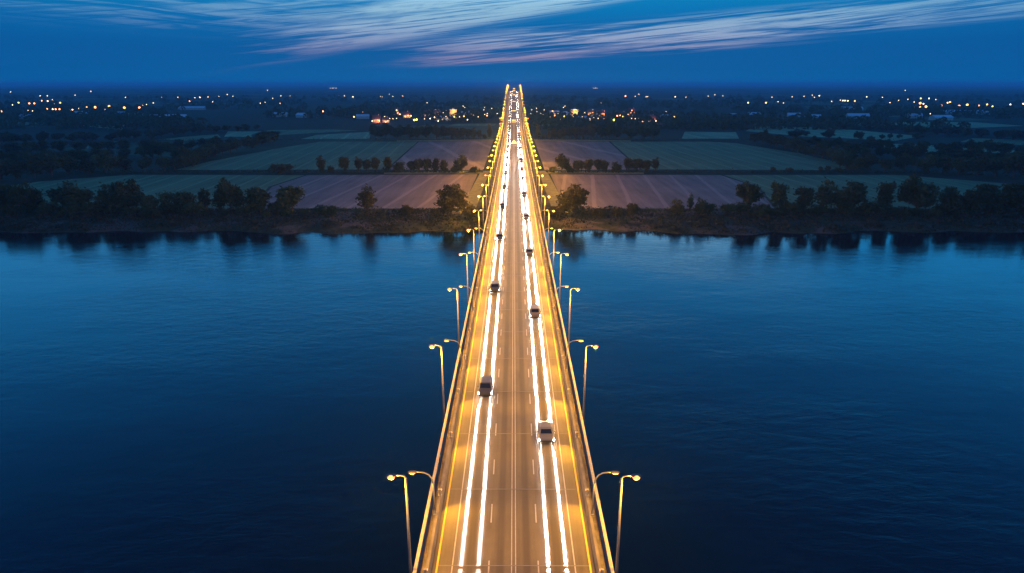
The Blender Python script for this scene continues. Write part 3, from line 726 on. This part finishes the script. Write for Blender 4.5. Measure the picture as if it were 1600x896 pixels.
def bank(rows, side):
    rows = sorted(rows, key=lambda q: abs(q[0]-803))
    nt = nb = 0
    for (px, py, h, wd, kd) in rows:
        warm = abs(px-803) < 130
        if kd == 'bush':
            lab = '%s bush on the %s riverbank, %s bush outwards from the bridge' % (('lamplit' if warm else 'low dark'), side, ordw(nb)); nb += 1
        else:
            lab = '%s tree on the %s riverbank, %s tree outwards from the bridge' % (('lamplit ' if warm else 'dark ')+KW[kd], side, ordw(nt)); nt += 1
        tree(px, py, h*1.06, wd*0.93, kd, lab, 'trees and bushes along the %s riverbank' % side, 'leaf_warm' if abs(px-803) < 260 else 'leaf')
bank([(8, 334, 50, 42, 'oval'), (45, 335, 47, 46, 'broad'), (-30, 334, 48, 46, 'broad'), (80, 338, 24, 34, 'bush'), (115, 335, 48, 66, 'broad'), (168, 335, 43, 36, 'airy'), (202, 335, 48, 54, 'broad'), (240, 336, 34, 36, 'oval'), (262, 336, 36, 30, 'airy'), (290, 335, 38, 36, 'oval'), (323, 331, 37, 24, 'airy'), (345, 335, 36, 28, 'airy'), (362, 335, 49, 46, 'broad'), (407, 336, 44, 44, 'oval'), (457, 337, 47, 42, 'oval'), (520, 342, 21, 18, 'bush'), (575, 338, 43, 38, 'airy'), (636, 339, 19, 20, 'bush'), (705, 340, 47, 50, 'broad'), (733, 342, 22, 26, 'bush'), (680, 341, 14, 18, 'bush')], 'left')
bank([(897, 339, 46, 52, 'broad'), (935, 342, 16, 20, 'bush'), (988, 339, 22, 20, 'bush'), (965, 339, 15, 16, 'bush'), (870, 342, 20, 24, 'bush'), (1058, 338, 25, 22, 'bush'), (1078, 334, 28, 13, 'airy'), (1094, 338, 26, 20, 'bush'), (1166, 334, 47, 54, 'umbrella'), (1217, 334, 52, 36, 'airy'), (1255, 335, 46, 34, 'airy'), (1285, 336, 50, 40, 'airy'), (1328, 336, 50, 60, 'broad'), (1377, 333, 52, 36, 'airy'), (1430, 335, 53, 62, 'broad'), (1473, 335, 47, 32, 'oval'), (1510, 337, 45, 44, 'oval'), (1545, 337, 52, 46, 'oval'), (1588, 337, 53, 50, 'oval'), (1630, 337, 50, 50, 'broad'), (1195, 337, 18, 26, 'bush')], 'right')
for side, sgn in (('left', -1), ('right', 1)):
    k = 0; px = 803+sgn*300
    while -40 < px < 1650:
        h = trng.uniform(10, 24)
        tree(px, 336+trng.uniform(-2, 5), h, h*trng.uniform(1.1, 1.9), 'bush', 'shaggy dark bush in the undergrowth below the %s bank trees, %s from the bridge' % (side, ordw(k)), 'bushes below the %s bank trees' % side)
        k += 1; px += sgn*trng.uniform(14, 34)
row2 = [(440, 271, 15, 36, 'bush'), (503, 269, 25, 14, 'column'), (517, 269, 10, 12, 'bush'), (538, 269, 27, 15, 'oval'), (560, 269, 23, 12, 'column'), (573, 269, 21, 15, 'oval'), (588, 269, 25, 15, 'oval'), (604, 269, 27, 15, 'oval'), (622, 270, 19, 19, 'oval'), (642, 270, 20, 14, 'oval'), (655, 270, 25, 13, 'oval'), (668, 270, 25, 13, 'oval'), (681, 270, 26, 13, 'oval'), (695, 270, 23, 15, 'oval'), (710, 270, 11, 12, 'bush'), (722, 270, 28, 24, 'broad'), (741, 270, 10, 14, 'bush')]
row2r = [(1024, 269, 22, 12, 'column'), (1010, 269, 21, 17, 'oval'), (995, 269, 24, 17, 'oval'), (980, 269, 25, 14, 'oval'), (963, 270, 17, 19, 'bush'), (945, 270, 21, 14, 'oval'), (933, 270, 23, 13, 'oval'), (920, 270, 24, 15, 'oval'), (904, 270, 22, 17, 'oval'), (891, 270, 11, 13, 'bush'), (878, 270, 27, 24, 'broad'), (864, 270, 10, 14, 'bush'), (1208, 269, 8, 10, 'bush'), (1234, 269, 7, 14, 'bush'), (1282, 269, 9, 8, 'bush'), (1293, 269, 10, 9, 'bush'), (1310, 269, 7, 14, 'bush'), (1330, 269, 10, 18, 'bush')]
for rows, side in ((row2, 'left'), (row2r, 'right')):
    nt = 0
    for (px, py, h, wd, kd) in sorted(rows, key=lambda q: abs(q[0]-803)):
        tree(px, py, h, wd, kd, '%s %s in the hedgerow between the %s ploughed fields, %s from the bridge' % (KW[kd], 'bush' if kd == 'bush' else 'tree', side, ordw(nt)), 'hedgerow trees between the %s fields' % side, 'leaf_warm'); nt += 1
for side, sgn in (('left', -1), ('right', 1)):
    nt = 0
    for off, h, wd, kd in ((38, 22, 8, 'column'), (46, 8, 7, 'bush'), (55, 15, 8, 'oval'), (63, 17, 9, 'column'), (71, 18, 10, 'oval'), (79, 19, 11, 'oval'), (88, 20, 12, 'oval'), (98, 21, 14, 'oval'), (109, 22, 15, 'oval'), (121, 23, 17, 'broad'), (134, 23, 19, 'broad'), (148, 22, 20, 'broad'), (163, 23, 22, 'broad'), (181, 20, 24, 'broad'), (200, 23, 25, 'broad'), (216, 22, 22, 'broad')):
        tree(803+sgn*off, 217.5, h, wd, kd, '%s %s in the far row behind the %s fields, %s from the bridge' % (KW[kd], 'bush' if kd == 'bush' else 'tree', side, ordw(nt)), 'far tree row behind the %s fields' % side, 'leaf_warm' if off < 130 else 'leaf'); nt += 1
def line_trees(pts, n, h0, h1, wr, kinds, side, what, group, jit=3):
    L = []
    for i in range(n):
        t = i/(n-1)*(len(pts)-1); k = min(int(t), len(pts)-2); f = t-k
        L.append((pts[k][0]*(1-f)+pts[k+1][0]*f + trng.uniform(-jit, jit), pts[k][1]*(1-f)+pts[k+1][1]*f + trng.uniform(-.25, .25)*jit, (h0*(1-i/(n-1))+h1*i/(n-1))*trng.uniform(.8, 1.15)))
    for i, (px, py, h) in enumerate(L):
        kd = trng.choice(kinds)
        tree(px, py, h, h*trng.uniform(*wr), kd, '%s tree in %s, %s from outside' % (KW[kd], what, ordw(i)), group)
for side, f in (('left', lambda q: q), ('right', lambda q: [(1606-a+4, b) for a, b in q])):
    line_trees(f([(-20, 284), (60, 276), (150, 270), (250, 267), (300, 262)]), 14, 34, 24, (0.9, 1.25), ['broad', 'oval', 'broad'], side, 'the front edge of the %s wood' % side, 'trees on the front edge of the %s wood' % side, 5)
    line_trees(f([(285, 259), (330, 247), (380, 234), (430, 222)]), 14, 25, 17, (0.9, 1.3), ['broad', 'oval'], side, 'the slanting hedgerow beside the %s green field' % side, 'slanting hedgerow trees on the %s' % side, 3)
    line_trees(f([(-10, 262), (80, 255), (180, 250), (280, 246)]), 15, 24, 20, (0.9, 1.3), ['broad', 'oval'], side, 'the second rank of the %s wood' % side, 'second rank of trees in the %s wood' % side, 6)
    line_trees(f([(-10, 243), (100, 238), (210, 236), (300, 234), (360, 228)]), 18, 20, 15, (1.0, 1.5), ['broad', 'oval'], side, 'the third rank of the %s wood' % side, 'third rank of trees in the %s wood' % side, 6)
    line_trees(f([(0, 226), (90, 222), (170, 219), (230, 216)]) if side == 'left' else [(1600, 219), (1540, 215), (1480, 212), (1420, 210)], 13, 17, 13, (1.0, 1.6), ['broad', 'oval'], side, 'the fourth rank of the %s wood' % side, 'fourth rank of trees in the %s wood' % side, 6)
line_trees([(235, 216), (300, 209), (345, 207), (400, 202)], 12, 13, 9, (1.0, 1.6), ['broad', 'oval'], 'left', 'the far hedge above the left green field', 'far hedge trees on the left', 4)
line_trees([(1500, 208), (1420, 205), (1350, 203), (1270, 199), (1200, 196)], 16, 10, 6, (1.0, 1.7), ['broad', 'bush'], 'right', 'the far hedge between the right pastures', 'far hedge trees on the right', 4)
for px, py, h, wd in ((1246, 217, 15, 30), (1294, 217, 14, 20), (1342, 219, 13, 16), (1360, 222, 10, 12), (1378, 218, 8, 9), (1390, 217, 8, 8), (1405, 217, 7, 8), (1432, 218, 10, 18)):
    tree(px, py, h, wd, 'broad', 'dark tree standing among the pale pastures on the far right at %s' % ('the hedge end' if px < 1260 else 'their edge'), 'trees among the right pastures')

# hedges
def hedge(pts, h, label, dens=9, wdt=1.6, m='leaf'):
    rng = random.Random(int(pts[0][0]*7+pts[0][1])); mb = MB(); P = [at(a, b) for a, b in pts]
    for a, b in zip(P, P[1:]):
        n = int((b-a).length*dens)
        for i in range(n):
            p = a.lerp(b, rng.random()); hh = h*(0.7+0.6*mnoise.noise(p*0.12))
            leaf(mb, p + Vector((rng.gauss(0, wdt*.4), rng.gauss(0, wdt*.4), abs(rng.gauss(0, .5))*hh)), 0.55, rng)
    o = mb.build('hedge', M[m]); tag(o, label, 'hedge'); return o
hedge([(-60, 276), (120, 270), (430, 270), (755, 270)], 2.0, 'long low dark hedge along the field edge on the left of the bridge', 7)
hedge([(852, 270), (1180, 270), (1440, 270), (1680, 280)], 2.0, 'long low dark hedge along the field edge on the right of the bridge', 7)
hedge([(-40, 329), (400, 329), (716, 329.5)], 1.3, 'low dark hedge along the top of the left riverbank', 9)
hedge([(890, 329.5), (1200, 329), (1650, 329)], 1.3, 'low dark hedge along the top of the right riverbank', 9)
hedge([(200, 219.5), (560, 219.2), (770, 218.5)], 2.2, 'distant dark hedge behind the left fields', 4)
hedge([(836, 218.5), (1060, 219.2), (1420, 221)], 2.2, 'distant dark hedge behind the right fields', 4)
# bank vegetation (uncountable)
rng = random.Random(31); mb = MB()
for i in range(26000):
    x = rng.uniform(-235, 235); s = shore(x); y = s + 0.3 + 34*rng.random()**1.4
    dn = mnoise.noise(Vector((x*0.045, y*0.10, 4.2)))
    if dn < rng.uniform(-0.5, 0.25): continue
    if abs(x) < 5: continue
    h = 0.5 + 1.3*max(0, dn) + 0.4*rng.random()
    leaf(mb, Vector((x, y, land_z(x, y)+h*rng.random())), 0.45, rng)
for i in range(330):
    x = rng.uniform(-235, 235); s = shore(x); y = s + 1.5 + 30*rng.random()
    if abs(x) < 13: continue
    r0 = rng.uniform(0.8, 2.6); z0 = land_z(x, y)
    for q in range(int(26*r0)):
        dv = Vector((rng.gauss(0, 1), rng.gauss(0, 1), abs(rng.gauss(0, 1)))).normalized()
        leaf(mb, Vector((x+dv.x*r0*1.5, y+dv.y*r0, z0+dv.z*r0*0.8)), 0.6, rng)
tag(mb.build('shore_scrub', M['reed']), 'rough reeds and scrub covering the riverbank between water and fields', 'undergrowth', kind='stuff')
# far woods (read as one mass)
mb = MB(); rng = random.Random(8)
def wood_pts(n, y0, y1, spread, th):
    for i in range(n):
        px = rng.uniform(-60, 1660); py = y0 + (y1-y0)*rng.random(); p = at(px, py)
        if abs(p.x) < 26: continue
        if mnoise.noise(Vector((p.x*spread, p.y*spread*0.8, 2.0))) < th: continue
        yield p
for p in list(wood_pts(2600, 152, 203, 0.0035, -0.12)):
    r0 = rng.uniform(5, 10); hh = rng.uniform(7, 13)
    for q in range(42):
        dv = Vector((rng.gauss(0, 1), rng.gauss(0, 1), abs(rng.gauss(0, 1)))).normalized()
        leaf(mb, p + Vector((dv.x*r0, dv.y*r0, dv.z*hh)), 2.4, rng)
tag(mb.build('far_woodland', M['leaf']), 'dark distant woodland spread across the plain towards the horizon', 'woodland', kind='stuff')

# ------------------------------------------------------------------ village houses and sheds
def house(px, py, wd, dp, hh, rh, label, rot=0.0, roofm='roof', lit=3, name='house', glow=None, gp=2500):
    p = at(px, py); o = empty(name, p, rot)
    mb = MB(); mb.box(-wd/2, wd/2, -dp/2, dp/2, 0, hh); mb.add([(-wd/2+.01, -dp/2, hh), (-wd/2+.01, dp/2, hh), (-wd/2+.01, 0, hh+rh-.1), (wd/2-.01, -dp/2, hh), (wd/2-.01, dp/2, hh), (wd/2-.01, 0, hh+rh-.1)], [(0, 2, 1), (3, 4, 5)]); mb.build('wall', M['plaster'], o)
    mb = MB(); e = 0.5
    for sgn in (-1, 1):
        mb.add([(-wd/2-e, sgn*(dp/2+e), hh-.2), (wd/2+e, sgn*(dp/2+e), hh-.2), (wd/2+e, 0, hh+rh), (-wd/2-e, 0, hh+rh), (-wd/2-e, sgn*(dp/2+e), hh-.05), (wd/2+e, sgn*(dp/2+e), hh-.05), (wd/2+e, 0, hh+rh+.25), (-wd/2-e, 0, hh+rh+.25)], [(0,1,2,3),(4,7,6,5),(0,4,5,1),(1,5,6,2),(3,2,6,7),(0,3,7,4)])
    rf = mb.build('roof', M[roofm], o)
    if name == 'house':
        mb = MB(); mb.box(wd*.2, wd*.2+1, -0.5, 0.5, hh+rh-0.9, hh+rh+1.3); mb.build('chimney', M['plaster'], rf)
    for k in range(lit):
        x = -wd/2 + wd*(k+0.5)/lit
        mb = MB(); mb.box(x-0.9, x+0.9, -dp/2-0.06, -dp/2+0.02, hh*0.35, hh*0.75); mb.build('window', M['window'], o)
    tag(o, label, 'house' if name == 'house' else 'building')
    if glow:
        light('wall_lamp', 'POINT', o, (wd*0.3, -dp/2-3.5, hh*0.8), gp, glow, 0.4)
    return o
OR = (1.0, 0.26, 0.05); YE = (1.0, 0.46, 0.07)
for s, sd in ((-1, 'left'), (1, 'right')):
    f = lambda q: q if s < 0 else 1606-q
    p = at(f(708.5), 186); o = empty('silo_tower', p); tag(o, 'square lamplit tower block rising over the %s village' % sd, 'tower')
    mb = MB(); mb.box(-5, 5, -4, 4, 0, 13); mb.build('wall', M['plaster'], o)
    mb = MB(); mb.box(-5.3, 5.3, -4.3, 4.3, 13, 13.7); mb.box(-1.5, 1.5, -1.5, 1.5, 13.7, 15.5); mb.build('roof', M['metal_roof'], o)
    for k in range(3):
        mb = MB(); mb.box(-3.6+k*2.7, -1.9+k*2.7, -4.06, -3.98, 8, 10); mb.build('window', M['window'], o)
    light('wall_lamp', 'POINT', o, (1, -8, 11), 4200, YE, 0.4); light('wall_lamp', 'POINT', o, (0, -7, 2.5), 1500, YE, 0.4)
    p = at(f(722), 182.5); o = empty('domed_hall', p); tag(o, 'pale domed hall beside the tower block in the %s village' % sd, 'hall')
    mb = MB(); mb.tube([(0, 0, 0), (0, 0, 4)], 7.5, 20); mb.build('wall', M['plaster'], o)
    mb = MB(); mb.ball((0, 0, 4), 7.9, 7.9, 4.2, 20, 10); mb.build('dome', M['metal_roof'], o, True)
    light('wall_lamp', 'POINT', o, (-3, -12, 5), 900, WHITE, 0.4)
    house(f(692), 189, 22, 10, 4, 2.5, 'long low pale-roofed hall in front of the %s village' % sd, 0, 'metal_roof', 5, 'village_hall', WHITE, 700)
    house(f(668), 183, 11, 9, 6, 4, 'orange-lit gabled house left of the long hall' if s < 0 else 'orange-lit gabled house right of the long hall', .2, 'roof', 3, 'house', OR, 4000)
    house(f(683), 182, 10, 9, 6, 4, 'yellow-lit house between the gabled house and tower in the %s village' % sd, -.1, 'roof', 3, 'house', YE, 3500)
    house(f(634), 184.5, 12, 8, 5, 4, 'lamplit cottage by the dark copse in the %s village' % sd, .4, 'roof', 2, 'house', OR, 2600)
    house(f(619), 180, 10, 8, 6, 5, 'tall-gabled house with an orange light in the %s village' % sd, .1, 'roof', 2, 'house', OR, 2600)
    house(f(589), 192, 10, 9, 5, 5, 'steep-roofed house glowing orange at the outer end of the %s village' % sd, 0, 'roof', 2, 'house', OR, 3600)
    house(f(603), 192, 9, 7, 4, 3, 'small lamplit house next to the outermost house of the %s village' % sd, .2, 'roof', 2, 'house', WARM, 700)
    house(f(740), 180, 16, 8, 4, 3, 'golden-lit shed nearest the bridge in the %s village' % sd, 0.3, 'metal_roof', 3, 'farm_shed', YE, 3000)
    house(f(567), 186, 18, 9, 4, 2.5, 'unlit grey-roofed barn outside the %s village' % sd, 0.1, 'metal_roof', 0, 'barn')
sheds = [(128, 181, 22, 'left'), (199, 182, 34, 'left'), (213, 182, 18, 'left'), (263, 187, 50, 'left'), (300, 172, 50, 'left'), (438, 183, 22, 'left'), (42, 186, 16, 'left'), (471, 184, 12, 'left'),
         (1509, 179, 70, 'right'), (1470, 188, 30, 'right'), (1428, 185, 20, 'right'), (1330, 173, 40, 'right'), (1178, 183, 18, 'right'), (1340, 185, 30, 'right'), (1145, 185, 10, 'right'), (1270, 187, 20, 'right'), (1240, 184, 18, 'right')]
cnt = {'left': 0, 'right': 0}
for px, py, wd, sd in sorted(sheds, key=lambda q: abs(q[0]-803)):
    house(px, py, wd, 12, 4, 3, 'pale metal-roofed farm shed in the dark %s plain, %s outwards from the bridge' % (sd, ordw(cnt[sd])), trng.uniform(-.3, .3), 'metal_roof', 0, 'farm_shed'); cnt[sd] += 1

# ------------------------------------------------------------------ lights of the plain
def far_lamp_proto(kind):
    r = empty('street_lamp', (0, 0, 0))
    p = MB(); p.tube([(0, 0, -1), (0, 0, 7.5)], [0.16, 0.1], 6); p.build('pole', M['dark_steel'], r)
    g = MB(); g.ball((0, 0, 0), 0.5, 0.5, 0.5, 10, 6); h = g.build('lamp_globe', M['lamp_'+kind], r, True); h.location = (0, 0, 8)
    return r
FL = {k: far_lamp_proto(k) for k in ('warm', 'white', 'orange', 'green')}
fused = set()
far_mb = MB(); far_n = [0]
def far_lamp(px, py, kind, size, where):
    p = at(px, py, LAND+8)
    if py < 153.5 and kind == 'white':
        dia = size*p.length/683.0; far_n[0] += 1
        far_mb.ball(p, dia*.5, dia*.5, dia*.5, 10, 6); return
    pr = FL[kind]
    o = copy_tree(pr) if kind in fused else pr
    fused.add(kind)
    gz = land_z(p.x, p.y); o.location = (p.x, p.y, gz)
    dia = size*p.length/683.0
    for c in o.children:
        if c.name.startswith('lamp_globe'): c.scale = (dia,)*3; c.location.z = 8 + (LAND-gz)
    tag(o, 'tiny %s street lamp shining %s' % ({'warm': 'golden', 'white': 'whitish', 'orange': 'orange', 'green': 'greenish yellow'}[kind], where), 'street lamp', '%s street lamps %s' % ({'warm': 'golden', 'white': 'whitish', 'orange': 'orange', 'green': 'greenish yellow'}[kind], where))
A = [(48,130,0),(85,180,2),(185,148,0),(218,148,0),(135,183,2),(158,183,2),(192,170,1),(220,172,1),(243,167,1),(278,180,2),(252,184,0),(308,153,0),(347,145,0),(420,127,0),(580,155,0),(217,208,2),(243,210,1),(257,210,2),(275,210,2),(130,216,0),(150,218,0),(320,215,1),(335,212,1),(362,207,0),(402,201,2),(440,201,3),(487,212,0),(505,197,3),(526,208,0),(575,203,3),(645,203,3),(662,190,2),(676,188,1),(709,181,0),(720,210,0),(735,213,0),(748,156,0),(823,155,0),(877,172,2),(902,157,0),(925,155,1),(963,153,0),(984,176,0),(1013,149,1),(1052,142,0),(1078,150,0),(1238,122,0),(1262,159,0),(1205,182,0),(1227,178,0),(1297,181,4),(1300,148,0),(1342,148,0),(1495,220,4),(1580,213,4),(1568,148,0),(1595,148,1),(5,220,2),(57,190,0)]
Bp = [(160,278,4),(80,325,4),(255,365,1),(325,363,1),(375,322,0),(385,372,2),(490,262,4),(522,300,1),(575,322,2),(600,312,2),(628,315,4),(455,343,0),(425,340,0),(490,340,0),(660,355,5),(682,352,5),(755,270,4),(862,258,0),(758,345,0),(813,342,1),(855,330,1),(890,365,1),(940,285,0),(967,270,0),(965,322,0),(1005,272,0),(1045,262,4),(1045,325,2),(1095,325,0),(1138,320,2),(1160,297,0),(1172,352,1),(1130,222,0),(1145,235,0),(1250,270,2),(1230,312,2),(1275,325,0),(1338,235,0),(1330,258,0),(1405,243,0),(1450,258,0),(1403,277,1),(1338,302,0),(1360,313,2),(1362,292,0),(1458,293,0),(783,190,0),(548,125,4),(420,107,0),(455,128,0),(335,130,0),(350,132,0),(70,132,1)]
Cp = [(35,154,0),(138,149,0),(169,143,0),(206,148,0),(323,180,4),(406,180,4),(434,154,0),(462,175,0),(487,181,0),(527,153,0),(582,150,0),(620,145,0),(630,155,0),(653,148,1),(710,174,0),(750,168,0),(762,170,1),(772,170,1),(785,171,1),(817,172,2),(872,153,1),(945,155,0),(980,180,0),(1020,169,0),(1051,123,0),(1063,164,0),(1092,177,0),(1093,198,1),(1123,160,2),(1120,182,3),(1120,200,2),(1135,185,1),(1147,198,3),(1161,160,1),(1192,165,0),(1217,193,3),(1247,180,1),(1258,177,2),(1300,195,3),(1338,190,3),(1391,193,2),(1430,188,2),(1455,197,2),(1538,188,1),(1597,185,1),(1167,231,0)]
KS = {0: ('white', 0.62), 1: ('white', 0.95), 2: ('warm', 1.15), 3: ('warm', 1.7), 4: ('orange', 1.2), 5: ('green', 1.5)}
for a, b, k in A: far_lamp(a/2.963, 100+b/2.963, *KS[k], 'in the dark plain far left of the bridge')
for a, b, k in Bp: far_lamp(540+a/6.154, 130+b/6.154, *KS[k], 'in the village left of the bridge')
for a, b, k in Bp: far_lamp(1606.5-(540+a/6.154), 130+b/6.154, *KS[k], 'in the village right of the bridge')
for a, b, k in Cp: far_lamp(1060+a/2.963, 100+b/2.963, *KS[k], 'in the dark plain far right of the bridge')
for px in (516, 519, 522, 525, 927, 930, 933): far_lamp(px, 138, 'white', 0.55, 'in a short row close to the horizon')

tag(far_mb.build('distant_lights', M['lamp_white']), 'faint scatter of tiny whitish lights of far settlements close under the horizon', 'lights', kind='stuff')

# ------------------------------------------------------------------ haze
hm = bpy.data.materials.new('haze_air'); hm.use_nodes = True; t = NT(hm.node_tree)
pv = t.n('ShaderNodeVolumePrincipled'); oo = t.n('ShaderNodeOutputMaterial'); t.link(pv.outputs[0], oo.inputs['Volume'])
pv.inputs['Color'].default_value = (0.34, 0.72, 1.0, 1); pv.inputs['Density'].default_value = 0.00013
hb = MB(); hb.box(-31000, 31000, -1600, 41000, -4, 70); ho = hb.build('haze', hm); tag(ho, kind='stuff')
